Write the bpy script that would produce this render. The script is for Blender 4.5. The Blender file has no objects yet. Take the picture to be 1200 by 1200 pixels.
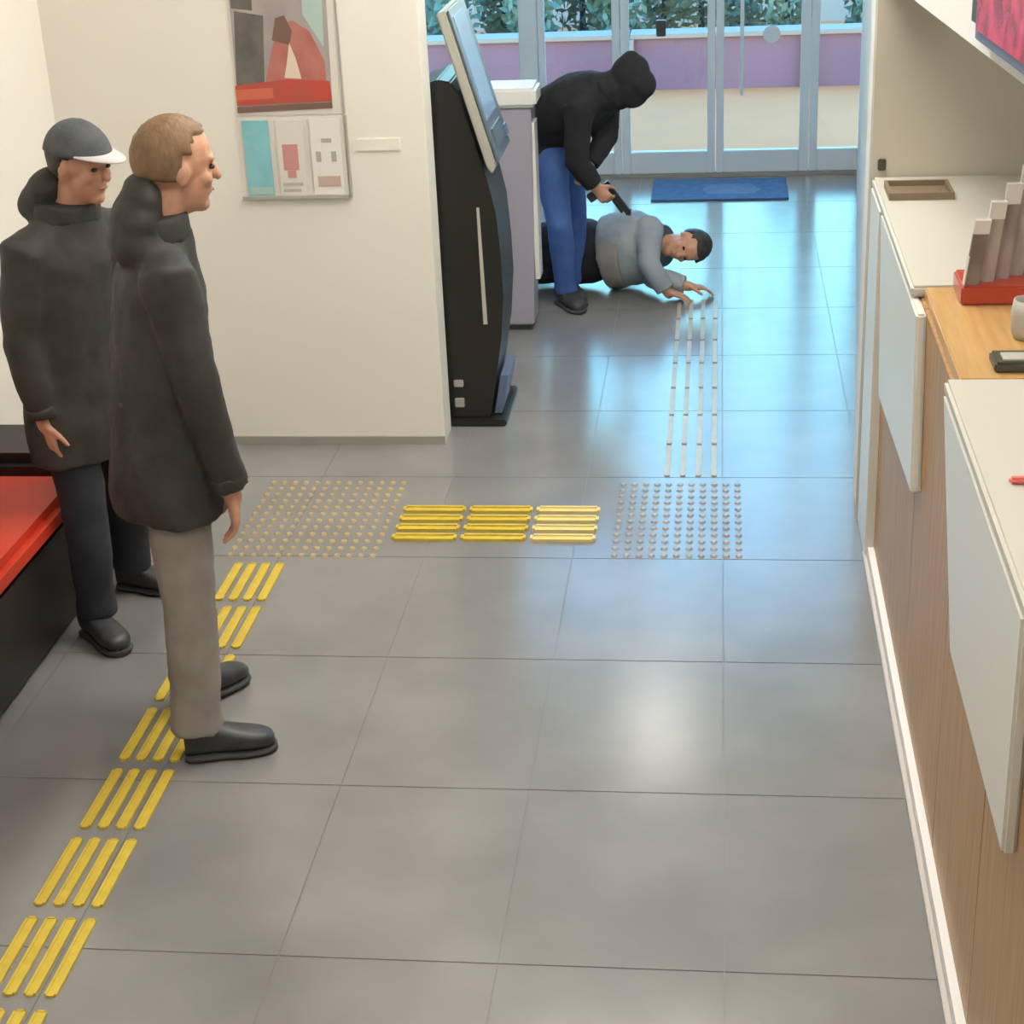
import bpy, bmesh, math, random
from mathutils import Vector, Matrix
random.seed(7)
SC = bpy.context.scene
COL = SC.collection
V = Vector

# ------------------------------------------------------------------ camera, sky, exposure
def make_camera():
    yaw, pitch, roll = (math.radians(a) for a in (-7.465, 23.736, 2.75))
    cy, sy, cp, sp = math.cos(yaw), math.sin(yaw), math.cos(pitch), math.sin(pitch)
    f = V((sy*cp, cy*cp, -sp)); r = V((cy, -sy, 0)); d = f.cross(r)
    cr, sr = math.cos(roll), math.sin(roll)
    R = cr*r + sr*d; D = -sr*r + cr*d
    cam = bpy.data.cameras.new('camera'); o = bpy.data.objects.new('camera', cam); COL.objects.link(o)
    cam.sensor_width = 36; cam.sensor_fit = 'HORIZONTAL'; cam.lens = 60.0; cam.clip_start = .05; cam.clip_end = 200
    m = Matrix.Identity(4)
    for i, ax in enumerate((R, -D, -f)):
        for k in range(3): m[k][i] = ax[k]
    m.translation = (0, 0, 2.55)
    o.matrix_world = m
    SC.camera = o
make_camera()

SKY_STRENGTH = 2.1
LAMP_STRENGTH = 5.3
w = bpy.data.worlds.new('sky'); SC.world = w; w.use_nodes = True
_n = w.node_tree.nodes; _l = w.node_tree.links
_tc = _n.new('ShaderNodeTexCoord'); _sx = _n.new('ShaderNodeSeparateXYZ'); _rp = _n.new('ShaderNodeValToRGB')
_l.new(_tc.outputs['Generated'], _sx.inputs[0]); _l.new(_sx.outputs['Z'], _rp.inputs[0])
_rp.color_ramp.elements[0].position = .0; _rp.color_ramp.elements[0].color = (.80, .96, .88, 1)
_rp.color_ramp.elements[1].position = .80; _rp.color_ramp.elements[1].color = (.12, .38, 1.0, 1)
for _p, _c in ((.28, (.30, .80, .96, 1)), (.37, (.17, .62, .99, 1)), (.48, (.13, .45, 1.0, 1))):
    _rp.color_ramp.elements.new(_p).color = _c
_l.new(_rp.outputs[0], _n['Background'].inputs[0])
_n['Background'].inputs[1].default_value = SKY_STRENGTH
vs = SC.view_settings
vs.view_transform = 'Standard'; vs.look = 'None'; vs.exposure = 1.62; vs.gamma = 1; vs.use_curve_mapping = False

# ------------------------------------------------------------------ materials
def mat(name, col, rough=.6, metal=0, col2=None, scale=6, detail=4, bump=0, bscale=60, stretch=(1,1,1), spec=.5, coat=0, coat_rough=.1, emit=0, rvar=0, lo=.35, hi=.65):
    m = bpy.data.materials.new(name); m.use_nodes = True
    nt = m.node_tree; b = nt.nodes['Principled BSDF']
    b.inputs['Base Color'].default_value = (*col, 1); b.inputs['Roughness'].default_value = rough
    b.inputs['Metallic'].default_value = metal; b.inputs['Specular IOR Level'].default_value = spec
    b.inputs['Coat Weight'].default_value = coat; b.inputs['Coat Roughness'].default_value = coat_rough
    if emit:
        b.inputs['Emission Color'].default_value = (*col, 1); b.inputs['Emission Strength'].default_value = emit
    geo = nt.nodes.new('ShaderNodeNewGeometry'); mp = nt.nodes.new('ShaderNodeMapping')
    mp.inputs['Scale'].default_value = stretch
    nt.links.new(geo.outputs['Position'], mp.inputs['Vector'])
    if col2 or rvar:
        n = nt.nodes.new('ShaderNodeTexNoise'); n.inputs['Scale'].default_value = scale; n.inputs['Detail'].default_value = detail
        nt.links.new(mp.outputs[0], n.inputs['Vector'])
        if col2:
            cr = nt.nodes.new('ShaderNodeValToRGB')
            cr.color_ramp.elements[0].color = (*col, 1); cr.color_ramp.elements[1].color = (*col2, 1)
            cr.color_ramp.elements[0].position = lo; cr.color_ramp.elements[1].position = hi
            nt.links.new(n.outputs['Fac'], cr.inputs[0]); nt.links.new(cr.outputs[0], b.inputs['Base Color'])
        if rvar:
            mr = nt.nodes.new('ShaderNodeMapRange')
            mr.inputs['To Min'].default_value = rough - rvar; mr.inputs['To Max'].default_value = rough + rvar
            nt.links.new(n.outputs['Fac'], mr.inputs[0]); nt.links.new(mr.outputs[0], b.inputs['Roughness'])
    if bump:
        n2 = nt.nodes.new('ShaderNodeTexNoise'); n2.inputs['Scale'].default_value = bscale; n2.inputs['Detail'].default_value = 3
        nt.links.new(mp.outputs[0], n2.inputs['Vector'])
        bp = nt.nodes.new('ShaderNodeBump'); bp.inputs['Strength'].default_value = bump; bp.inputs['Distance'].default_value = .01
        nt.links.new(n2.outputs['Fac'], bp.inputs['Height']); nt.links.new(bp.outputs[0], b.inputs['Normal'])
    return m

def glass_mat():
    m = bpy.data.materials.new('pane_glass'); m.use_nodes = True; nt = m.node_tree
    nt.nodes.remove(nt.nodes['Principled BSDF']); out = nt.nodes['Material Output']
    t = nt.nodes.new('ShaderNodeBsdfTransparent'); t.inputs[0].default_value = (.93, .97, .98, 1)
    g = nt.nodes.new('ShaderNodeBsdfGlossy'); g.inputs['Roughness'].default_value = .02
    fr = nt.nodes.new('ShaderNodeFresnel'); fr.inputs[0].default_value = 1.45
    mx = nt.nodes.new('ShaderNodeMixShader')
    nt.links.new(fr.outputs[0], mx.inputs[0]); nt.links.new(t.outputs[0], mx.inputs[1]); nt.links.new(g.outputs[0], mx.inputs[2])
    nt.links.new(mx.outputs[0], out.inputs[0]); return m

M = dict(
    tile=mat('floor_tile', (.212,.212,.210), .205, col2=(.252,.251,.248), scale=2.6, detail=3, spec=.8, bump=.03, bscale=25, rvar=.012),
    grout=mat('grout', (.17,.165,.16), .5),
    wall=mat('wall_paint', (.82,.79,.725), .75, bump=.02, bscale=150),
    wallwhite=mat('white_wall_paint', (.82,.82,.82), .55, bump=.02, bscale=150),
    taupe=mat('taupe_paint', (.50,.465,.385), .7, col2=(.53,.495,.41), scale=1.5),
    ceil=mat('ceiling_paint', (.80,.79,.76), .9),
    skirt=mat('skirting', (.34,.32,.29), .5),
    frame=mat('white_aluminium', (.68,.77,.83), .35, metal=0),
    glass=glass_mat(),
    wood=mat('oak_veneer', (.36,.20,.075), .38, col2=(.47,.275,.115), scale=5, detail=8, stretch=(9,9,.6), spec=.5),
    woodtop=mat('oak_top', (.46,.27,.10), .3, col2=(.58,.36,.15), scale=5, detail=8, stretch=(9,.7,9)),
    lacq=mat('white_lacquer', (.70,.685,.63), .3, spec=.4),
    yellow=mat('tactile_yellow', (.70,.53,.06), .5, col2=(.62,.46,.05), scale=30),
    faded=mat('tactile_faded', (.36,.29,.17), .5, col2=(.42,.32,.14), scale=7),
    pale=mat('tactile_pale', (.47,.44,.36), .4, col2=(.42,.37,.27), scale=9),
    yellowpale=mat('tactile_yellow_worn', (.78,.64,.20), .5, col2=(.72,.62,.30), scale=20),
    steel=mat('brushed_steel_stud', (.27,.255,.25), .4, col2=(.34,.31,.28), scale=9),
    red=mat('red_upholstery', (.62,.045,.018), .5, bump=.05, bscale=200),
    black=mat('black_leatherette', (.022,.020,.018), .45, bump=.05, bscale=180),
    kblack=mat('kiosk_black', (.016,.016,.014), .35),
    kgrey=mat('kiosk_grey', (.13,.17,.23), .3, metal=.1),
    kbeige=mat('kiosk_beige_edge', (.42,.42,.36), .4),
    kdark=mat('kiosk_keypad', (.12,.18,.22), .3),
    screen=mat('kiosk_screen', (.24,.36,.52), .15, emit=.08),
    silver=mat('silver_trim', (.62,.60,.55), .35, metal=.4),
    lilac=mat('grey_lilac_casing', (.38,.35,.41), .45),
    casewhite=mat('case_white', (.80,.78,.74), .4),
    bluegrey=mat('blue_grey_plastic', (.13,.17,.28), .4),
    mat_blue=mat('mat_blue', (.06,.15,.33), .9, col2=(.085,.19,.38), scale=20, bump=.3, bscale=400),
    mat_print=mat('mat_print', (.15,.25,.42), .9, col2=(.10,.20,.38), scale=25),
    skin=mat('skin', (.52,.26,.17), .5, col2=(.58,.31,.21), scale=30),
    skin2=mat('skin_pale', (.60,.33,.22), .5, col2=(.55,.28,.18), scale=30),
    eye=mat('eye_dark', (.03,.02,.015), .2),
    lip=mat('lips', (.42,.18,.13), .5),
    jackA=mat('jacket_black', (.026,.026,.024), .65, col2=(.040,.040,.037), scale=9, bump=.25, bscale=28),
    jackB=mat('jacket_olive_black', (.030,.032,.026), .65, col2=(.046,.046,.041), scale=9, bump=.25, bscale=28),
    trouA=mat('trousers_grey', (.24,.21,.19), .8, col2=(.30,.27,.25), scale=8, bump=.25, bscale=30),
    trouB=mat('trousers_navy', (.016,.018,.028), .8, col2=(.028,.032,.045), scale=8, bump=.25, bscale=30),
    shoe=mat('shoe_dark', (.025,.027,.03), .45, col2=(.045,.047,.05), scale=20),
    sole=mat('shoe_sole', (.05,.05,.05), .7),
    hairA=mat('hair_light_brown', (.19,.11,.055), .6, col2=(.25,.15,.08), scale=40, stretch=(1,1,.3), bump=.3, bscale=90),
    hairD=mat('hair_dark', (.02,.018,.016), .55, col2=(.04,.035,.03), scale=40, bump=.3, bscale=90),
    cap=mat('cap_grey', (.07,.078,.09), .8, col2=(.10,.108,.115), scale=20, bump=.2, bscale=200),
    brim=mat('cap_brim', (.62,.58,.58), .6),
    hood=mat('hoodie_black', (.010,.010,.013), .9, col2=(.017,.017,.022), scale=10, bump=.25, bscale=35),
    jeans=mat('jeans_blue', (.045,.11,.34), .8, col2=(.065,.145,.40), scale=10, bump=.25, bscale=40),
    jackD=mat('jacket_light_grey', (.27,.32,.36), .7, col2=(.34,.385,.42), scale=7, bump=.25, bscale=28),
    panelD=mat('jacket_taupe_panel', (.26,.25,.24), .7, col2=(.31,.30,.28), scale=7, bump=.25, bscale=28),
    collarD=mat('collar_slate', (.07,.11,.15), .7, bump=.2, bscale=40),
    gun=mat('gun_metal', (.035,.045,.045), .35, metal=.5),
    paving=mat('outdoor_paving', (.78,.235,.065), .9, col2=(.82,.25,.07), scale=2),
    purple=mat('purple_render', (.30,.135,.15), .9, col2=(.35,.155,.17), scale=1.2),
    cap_white=mat('coping_white', (.45,.32,.23), .8),
    leaf=mat('leaf_green', (.14,.20,.12), .7, col2=(.24,.29,.17), scale=5),
    bark=mat('bark', (.04,.035,.03), .9),
    palewall=mat('pale_render', (.55,.40,.28), .9, col2=(.60,.45,.31), scale=.7),
    redplastic=mat('red_acrylic', (.42,.055,.03), .3),
    clear=mat('frosted_acrylic', (.60,.56,.53), .3),
    paper=mat('paper_white', (.72,.69,.64), .7),
    leaflet=mat('leaflet_mauve', (.26,.215,.195), .6, col2=(.42,.37,.34), scale=14, stretch=(1,1,.4)),
    leaflet_dark=mat('leaflet_dark', (.15,.11,.10), .6, col2=(.30,.25,.24), scale=14, stretch=(1,1,.4)),
    greydark=mat('dark_grey_plastic', (.06,.055,.045), .4),
    greymid=mat('mid_grey', (.42,.40,.36), .5),
    tray=mat('tray_brown', (.20,.15,.095), .5),
    pinkcard=mat('pink_card', (.70,.16,.14), .5),
    p_dark=mat('print_dark', (.10,.095,.085), .5, col2=(.17,.155,.14), scale=9),
    p_lilac=mat('print_lilac', (.42,.37,.36), .5, col2=(.34,.30,.30), scale=8),
    p_teal=mat('print_teal', (.42,.55,.52), .5),
    p_red=mat('print_red', (.55,.075,.05), .5, col2=(.45,.09,.07), scale=10),
    p_rose=mat('print_rose', (.48,.19,.16), .5, col2=(.42,.13,.11), scale=12),
    p_orange=mat('print_orange', (.62,.16,.09), .5),
    p_brown=mat('print_brown', (.20,.115,.09), .5),
    p_cream=mat('print_cream', (.74,.62,.50), .5),
    p_cyan=mat('print_cyan', (.27,.58,.64), .5, col2=(.20,.50,.57), scale=10),
    p_pink=mat('print_pink', (.60,.29,.28), .5),
    p_line=mat('print_line', (.46,.44,.38), .6),
    p_tan=mat('print_tan', (.56,.42,.36), .6),
    scr_red=mat('screen_red', (.25,.012,.03), .2, col2=(.55,.05,.09), scale=14, emit=.0),
    lamp_small=mat('downlight_diffuser', (1.0,.96,.88), .5, emit=9),
    top=mat('white_lacquer_dimmed', (.56,.54,.48), .35),  # white lacquer, coloured darker and creamier to tone down lamp light on the tops
    lamp=mat('lamp_diffuser', (1.0,.945,.845), .5, emit=LAMP_STRENGTH),
)
_nt = M['scr_red'].node_tree; _b = _nt.nodes['Principled BSDF']
_cr = [n for n in _nt.nodes if n.type == 'VALTORGB'][0]
_nt.links.new(_cr.outputs[0], _b.inputs['Emission Color']); _b.inputs['Emission Strength'].default_value = .12

# ------------------------------------------------------------------ helpers
def link(name, me, m=None, parent=None, smooth=False):
    o = bpy.data.objects.new(name, me); COL.objects.link(o)
    if m is not None and not me.materials: me.materials.append(m)
    if parent: o.parent = parent
    if smooth:
        for p in me.polygons: p.use_smooth = True
    return o
def from_bm(name, bm, m=None, parent=None, smooth=False):
    bmesh.ops.recalc_face_normals(bm, faces=bm.faces)
    me = bpy.data.meshes.new(name); bm.to_mesh(me); bm.free()
    return link(name, me, m, parent, smooth)
def tag(o, label=None, cat=None, group=None, kind=None):
    if label: o['label'] = label
    if cat: o['category'] = cat
    if group: o['group'] = group
    if kind: o['kind'] = kind
    return o
def thing(name, loc, label, cat, group=None):
    o = bpy.data.objects.new(name, None); o.empty_display_size = .1; COL.objects.link(o); o.location = loc
    return tag(o, label, cat, group)
def bx(bm, x0, x1, y0, y1, z0, z1, bevel=0):
    r = bmesh.ops.create_cube(bm, size=1)
    for v in r['verts']:
        v.co = V(((x0+x1)/2 + v.co.x*(x1-x0), (y0+y1)/2 + v.co.y*(y1-y0), (z0+z1)/2 + v.co.z*(z1-z0)))
    if bevel:
        es = list({e for v in r['verts'] for e in v.link_edges})
        bmesh.ops.bevel(bm, geom=es, offset=bevel, segments=2, affect='EDGES')
def box(name, x0, x1, y0, y1, z0, z1, m, parent=None, bevel=0):
    """box in the parent's frame; a part keeps world placement because parents are unrotated and offset is removed"""
    off = parent_world(parent)
    bm = bmesh.new(); bx(bm, x0-off.x, x1-off.x, y0-off.y, y1-off.y, z0-off.z, z1-off.z, bevel)
    return from_bm(name, bm, m, parent)
def parent_world(p):
    o = V((0,0,0))
    while p: o += V(p.location); p = p.parent
    return o
def prism(name, poly, axis, a, b, m, parent=None, bevel=0):
    """polygon in the two other axes extruded along axis from a to b (world coordinates)"""
    off = parent_world(parent); bm = bmesh.new()
    def P(u, v, t):
        c = {0: (t,u,v), 1: (u,t,v), 2: (u,v,t)}[axis]; return V(c)-off
    lo = [bm.verts.new(P(u,v,a)) for u,v in poly]; hi = [bm.verts.new(P(u,v,b)) for u,v in poly]
    n = len(poly); bm.faces.new(lo); bm.faces.new(list(reversed(hi)))
    for i in range(n): bm.faces.new((lo[i], hi[i], hi[(i+1)%n], lo[(i+1)%n]))
    if bevel: bmesh.ops.bevel(bm, geom=list(bm.edges), offset=bevel, segments=2, affect='EDGES')
    return from_bm(name, bm, m, parent)
def struct(o): o['kind'] = 'structure'; return o

# ------------------------------------------------------------------ the room
XL, XLH, YB = -2.56, -2.1, 6.44            # left wall, hall's left wall, poster wall
YD = 11.25                                 # glass front
CEIL = 3.60
floor = struct(box('floor', -2.7, 2.7, -1.2, YD+.08, -.12, -.002, M['grout']))
xs = [.023 - .521*k for k in range(6, -3, -1)]
ys = [3.165 + .730*k for k in range(-3, 12)]
shared = {}
def hall_right(y): return .5 + max(0, y-5.76)*(.4/5.28)
for i in range(len(xs)-1):
    for j in range(len(ys)-1):
        x0, x1, y0, y1 = xs[i]+.0012, xs[i+1]-.0012, ys[j]+.0014, ys[j+1]-.0014
        lo = XL if y0 < YB else XLH
        x0 = max(x0, lo+.002); y1 = min(y1, YD-.06)
        x1 = min(x1, (.52 if y0 < 5 else hall_right(y1)+.03))
        if x1-x0 < .02 or y1-y0 < .05: continue
        key = (round(x1-x0,3), round(y1-y0,3))
        if key not in shared:
            bm = bmesh.new(); bx(bm, 0, x1-x0, 0, y1-y0, -.012, 0, .001)
            bmesh.ops.recalc_face_normals(bm, faces=bm.faces)
            me = bpy.data.meshes.new('tile'); bm.to_mesh(me); bm.free(); shared[key] = me
        t = link('tile', shared[key], M['tile'], floor); t.location = (x0, y0, 0)

struct(box('ceiling', -2.7, 2.7, -1.2, YD+.1, CEIL, CEIL+.1, M['ceil']))
struct(box('wall_left', XL-.12, XL, -1.2, YB, -.02, CEIL, M['wall']))
wp = struct(box('wall_poster', XL-.12, -1.105, YB, YB+.17, -.02, CEIL, M['wall'], bevel=.004))
struct(box('wall_hall_left', XLH-.12, XLH, YB+.17, YD+.1, -.02, CEIL, M['wallwhite']))
struct(box('wall_rear', -2.7, 2.7, -1.3, -1.2, -.02, CEIL, M['wall']))
struct(box('wall_right', 2.6, 2.72, -1.2, 5.95, -.02, CEIL, M['wall']))
struct(prism('wall_hall_right', [(.505,5.78),(.905,YD+.1),(1.1,YD+.1),(1.1,5.95),(.505,5.95)], 2, -.02, CEIL, M['wallwhite']))
struct(box('wall_teller', .502, 2.6, 5.70, 5.78, -.02, CEIL, M['taupe']))
struct(box('baseboard_poster', XL, -1.105, YB-.012, YB, .0005, .035, M['skirt']))
struct(box('baseboard_left', XL, XL+.012, -1.2, YB-.013, .0005, .035, M['skirt']))

# ---- glass front: frame members and panes
front = struct(box('trim_1', XLH, .98, YD-.05, YD+.05, 3.44, 3.52, M['frame']))        # head rail
struct(box('wall_above_front', -2.2, 1.2, YD-.04, YD+.1, 3.52, CEIL, M['wallwhite']))
struct(box('trim_2', XLH, .98, YD-.05, YD+.05, -.004, .016, M['skirt']))              # threshold
def door(name, x0, x1, sl, sr):
    d = struct(box(name, x0, x0+sl, YD-.03, YD+.03, .018, 3.435, M['frame'], bevel=.004))
    box('stile', x1-sr, x1, YD-.03, YD+.03, .018, 3.435, M['frame'], d, .004)
    box('bottom_rail', x0+sl+.001, x1-sr-.001, YD-.028, YD+.028, .018, .16, M['frame'], d, .004)
    box('top_rail', x0+sl+.001, x1-sr-.001, YD-.028, YD+.028, 3.34, 3.435, M['frame'], d, .004)
    box('pane', x0+sl-.005, x1-sr+.005, YD-.004, YD+.004, .155, 3.345, M['glass'], d)
    return d
w1 = door('window_1', XLH+.003, -1.16, .08, .12)
w2 = door('window_2', -1.155, -.63, .04, .05)
d1 = door('door_1', -.625, -.021, .055, .05)
d2 = door('door_2', -.015, .58, .05, .06)
w3 = door('window_3', .585, .97, .05, .07)
# lock on the left leaf, round notice and pull bar on the right leaf
box('lock_case', -.395, -.335, YD-.045, YD-.005, .90, 1.0, M['greydark'], d1, .004)
bm = bmesh.new(); bmesh.ops.create_cone(bm, cap_ends=True, segments=24, radius1=.055, radius2=.055, depth=.003)
bmesh.ops.rotate(bm, verts=bm.verts, matrix=Matrix.Rotation(math.pi/2, 3, 'X')); bmesh.ops.translate(bm, verts=bm.verts, vec=(.335, YD-.0065, .89))
from_bm('round_notice', bm, M['frame'], d2)
box('pull_bar', .135, .160, YD-.075, YD-.05, .52, 1.25, M['frame'], d2, .008)
for z in (.6, 1.15): box('pull_bar_mount', .14, .155, YD-.052, YD-.003, z, z+.02, M['frame'], d2)

# ---- outdoors
struct(box('ground_outside', -9, 9, YD+.1, 40, -.06, -.02, M['paving']))
gw = tag(box('boundary_wall', -8, 8, 14.5, 14.75, -.03, .40, M['purple']), 'low purple rendered boundary wall outside the glass doors', 'wall')
for k in range(11): box('coping_slab', -8+k*1.4545, -8+(k+1)*1.4545-.01, 14.47, 14.78, .402, .44, M['cap_white'], gw, .004)
for k in range(10): box('pilaster', -6.55+k*1.4545-.035, -6.55+k*1.4545+.035, 14.44, 14.499, -.02, .40, M['cap_white'], gw)
pw = tag(box('garden_wall', -9, 9, 18.2, 18.4, -.03, 1.45, M['palewall']), 'pale rendered garden wall behind the shrubs outside', 'wall')
def leaf_mesh(name, n, rx, ry, z0, z1):
    bm = bmesh.new()
    for _ in range(n):
        a, rr, h = random.uniform(0, 6.283), math.sqrt(random.random()), random.random()
        prof = math.sin(math.pi*(.12+.8*h))**.6
        c = V((math.cos(a)*rr*rx*prof, math.sin(a)*rr*ry*prof, z0+(z1-z0)*h)); s = random.uniform(.035, .07)
        u = V((random.gauss(0,1), random.gauss(0,1), random.gauss(0,1))).normalized(); v = u.orthogonal().normalized()
        q = [bm.verts.new(c+u*s), bm.verts.new(c+v*s*.5), bm.verts.new(c-u*s), bm.verts.new(c-v*s*.5)]
        bm.faces.new(q)
    me = bpy.data.meshes.new(name); bm.to_mesh(me); bm.free(); return me
shapes = [leaf_mesh('foliage', 700, .27+.03*k, .26, .15, 1.15+.12*k) for k in range(3)]
tb = bmesh.new(); bmesh.ops.create_cone(tb, cap_ends=True, segments=8, radius1=.035, radius2=.02, depth=.8); bmesh.ops.translate(tb, verts=tb.verts, vec=(0,0,.38))
tm = bpy.data.meshes.new('stem'); tb.to_mesh(tm); tb.free()
for k in range(13):
    back = k >= 8
    sh = thing('shrub', (-3.1+(k % 8)*.74+(.37 if back else 0)+random.uniform(-.03,.03), (16.3 if back else 15.45)+random.uniform(-.1,.1), -.02), 'leafy shrub in the %s row behind the low purple wall outside' % ('rear' if back else 'front'), 'shrub', 'shrubs in the rear row outside' if back else 'shrubs in the front row outside')
    fo = link('foliage', shapes[k % 3], M['leaf'], sh); link('stem', tm, M['bark'], sh)
    fo.rotation_euler.z = k

# ------------------------------------------------------------------ ceiling lamps
lamp_at = [(-.40, 10.1), (-.40, 6.1), (-.10, 4.7), (-.40, 2.0), (1.75, 1.4)]
lamp_txt = ['over the hallway, closest to the glass doors', 'over the hallway beside the poster wall', 'over the counter aisle near the dotted pads', 'over the counter aisle towards the rear wall', 'behind the counter near the rear wall']
for (x, y), txt in zip(lamp_at, lamp_txt):
    where = 'over the hallway' if y > 6 else ('behind the counter' if x > 1 else ('by the bench' if x < -1 else 'over the counter aisle'))
    L = thing('ceiling_lamp', (x, y, CEIL-.05), 'square ceiling lamp panel ' + txt, 'lamp', 'ceiling lamps ' + where)
    q = .20 if y > 9 else .50
    box('diffuser', x-q, x+q, y-q, y+q, CEIL-.030, CEIL-.012, M['lamp_small'] if y > 9 else M['lamp'], L)
    for (a, b, c, d) in ((-q-.03,q+.03,-q-.03,-q), (-q-.03,q+.03,q,q+.03), (-q-.03,-q,-q,q), (q,q+.03,-q,q)):
        box('frame', x+a, x+b, y+c, y+d, CEIL-.04, CEIL-.001, M['casewhite'], L)

# ------------------------------------------------------------------ tactile guide path
def bar_mesh(lx, ly, h):
    bm = bmesh.new(); bx(bm, -lx/2, lx/2, -ly/2, ly/2, 0, h, min(lx,ly)*.22)
    bmesh.ops.recalc_face_normals(bm, faces=bm.faces)
    me = bpy.data.meshes.new('bar'); bm.to_mesh(me); bm.free(); return me
ORD = ['first', 'second', 'third', 'fourth', 'fifth', 'sixth', 'seventh', 'eighth', 'ninth']
def module(cx, cy, along, length, pitch, width, m, label, group, mesh_cache={}):
    t = thing('tactile_strip', (cx, cy, .0003), label, 'tactile strip', group)
    key = (along, length, width, m.name)
    if key not in mesh_cache: mesh_cache[key] = bar_mesh(*((width, length, .005) if along == 'y' else (length, width, .005)))
    for k in range(4):
        b = link('bar', mesh_cache[key], m, t); o = (k-1.5)*pitch
        b.location = (o, 0, 0) if along == 'y' else (0, o, 0)
for k in range(9):
    far = 5.285 - .3355*k
    module(-1.592-.003*(k<4)+.004*(k>5), far-.143, 'y', .288, .0495, .030, M['yellow'], 'yellow tactile strip of four long bars, %s from the faded dotted pad' % ORD[k], 'yellow strips past the bench')
for k in range(3):
    module(-1.045+.2505*k, 5.635, 'x', .235, .083, .050, M['yellow'] if k < 2 else M['yellowpale'], ['yellow tactile strip of four cross bars next to the left dotted pad', 'yellow tactile strip of four cross bars between two others', 'paler tactile strip of four cross bars next to the grey dotted pad'][k], 'cross strips between the dotted pads')
for k in range(7):
    module(-.100, 6.25+.335*k, 'y', .315, .060, .020, M['pale'], 'pale tactile strip of four thin bars, %s from the grey dotted pad' % ORD[k], 'pale strips leading to the doors')
def pad(x0, x1, y0, y1, nx, ny, m, label):
    t = thing('tactile_dot_pad', ((x0+x1)/2, (y0+y1)/2, .0003), label, 'tactile pad')
    bm = bmesh.new()
    for i in range(nx):
        for j in range(ny):
            r = bmesh.ops.create_cone(bm, cap_ends=True, segments=8, radius1=.013, radius2=.008, depth=.005)
            c = V((x0+(i+.5)*(x1-x0)/nx-(x0+x1)/2, y0+(j+.5)*(y1-y0)/ny-(y0+y1)/2, .0025))
            for v in r['verts']: v.co = V((v.co.x, v.co.y*1.35, v.co.z)) + c
    o = from_bm('dots', bm, m, t); o['kind'] = 'stuff'
pad(-1.745, -1.185, 5.33, 6.05, 13, 12, M['faded'], 'faded yellow dotted tactile pad at the corner of the poster wall')
pad(-.375, .10, 5.35, 6.04, 11, 12, M['steel'], 'grey dotted tactile pad where the pale strips towards the doors begin')

# ------------------------------------------------------------------ poster wall
pf = thing('poster', (-1.62, YB, 1.36), 'large red and dark photo poster in a thin frame on the cream wall', 'poster')
box('backing', -1.822, -1.412, YB-.006, YB-.0005, 1.352, 2.02, M['paper'], pf)
def flat(name, poly, m, layer, parent):
    return prism(name, poly, 1, YB-.0065-.0006*layer, YB-.006-.0006*layer+.0003, m, parent)
flat('print_background', [(-1.822,1.362),(-1.455,1.372),(-1.44,2.0),(-1.81,2.0)], M['p_lilac'], 1, pf)
flat('print_dark_area', [(-1.82,1.46),(-1.71,1.47),(-1.69,1.72),(-1.80,1.74)], M['p_dark'], 2, pf)
flat('print_dark_top', [(-1.81,1.75),(-1.73,1.74),(-1.72,2.0),(-1.81,2.0)], M['p_dark'], 2, pf)
flat('print_sky', [(-1.54,1.72),(-1.47,1.60),(-1.45,2.0),(-1.53,2.0)], M['p_teal'], 2, pf)
flat('print_figure', [(-1.71,1.46),(-1.47,1.46),(-1.47,1.55),(-1.52,1.66),(-1.58,1.70),(-1.64,1.68),(-1.68,1.56)], M['p_rose'], 3, pf)
flat('print_head', [(-1.665,1.63),(-1.60,1.61),(-1.585,1.66),(-1.61,1.72),(-1.645,1.71)], M['p_brown'], 4, pf)
flat('print_shirt', [(-1.63,1.49),(-1.565,1.485),(-1.58,1.56),(-1.60,1.62),(-1.615,1.55)], M['p_cream'], 4, pf)
flat('print_band', [(-1.825,1.39),(-1.455,1.40),(-1.458,1.475),(-1.62,1.485),(-1.825,1.465)], M['p_red'], 4, pf)
flat('print_band_left', [(-1.825,1.41),(-1.68,1.415),(-1.68,1.455),(-1.825,1.45)], M['p_orange'], 5, pf)
flat('print_foot', [(-1.826,1.362),(-1.457,1.374),(-1.456,1.395),(-1.826,1.385)], M['p_brown'], 5, pf)
box('frame', -1.414, -1.408, YB-.012, YB-.0005, 1.352, 2.02, M['greymid'], pf)
lh = thing('leaflet_holder', (-1.62, YB, 1.04), 'white three-pocket leaflet holder under the poster', 'leaflet holder')
box('backing', -1.838, -1.418, YB-.006, YB-.0005, 1.035, 1.345, M['paper'], lh)
box('ledge', -1.838, -1.418, YB-.022, YB-.006, 1.030, 1.042, M['greymid'], lh)
box('rim', -1.412, -1.405, YB-.014, YB-.0005, 1.03, 1.345, M['greymid'], lh)
def card(x0, x1, m, label, bits):
    c = thing('leaflet', ((x0+x1)/2, YB-.012, 1.043), label, 'leaflet', 'leaflets below the poster')
    box('sheet', x0, x1, YB-.012, YB-.009, 1.043, 1.333, m, c)
    for (nm, a, b, z0, z1, mm) in bits: box(nm, a, b, YB-.0135, YB-.0121, z0, z1, mm, c)
card(-1.815, -1.712, M['p_cyan'], 'turquoise leaflet below the poster', [('footer', -1.81, -1.717, 1.05, 1.075, M['p_teal'])])
card(-1.685, -1.580, M['paper'], 'white leaflet with a pink-red shape below the poster', [('red_shape', -1.665, -1.605, 1.14, 1.24, M['p_pink']), ('red_shape_tip', -1.652, -1.618, 1.11, 1.139, M['p_pink']), ('text_line', -1.675, -1.595, 1.08, 1.092, M['p_line']), ('text_line', -1.675, -1.605, 1.056, 1.068, M['p_line'])])
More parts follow.
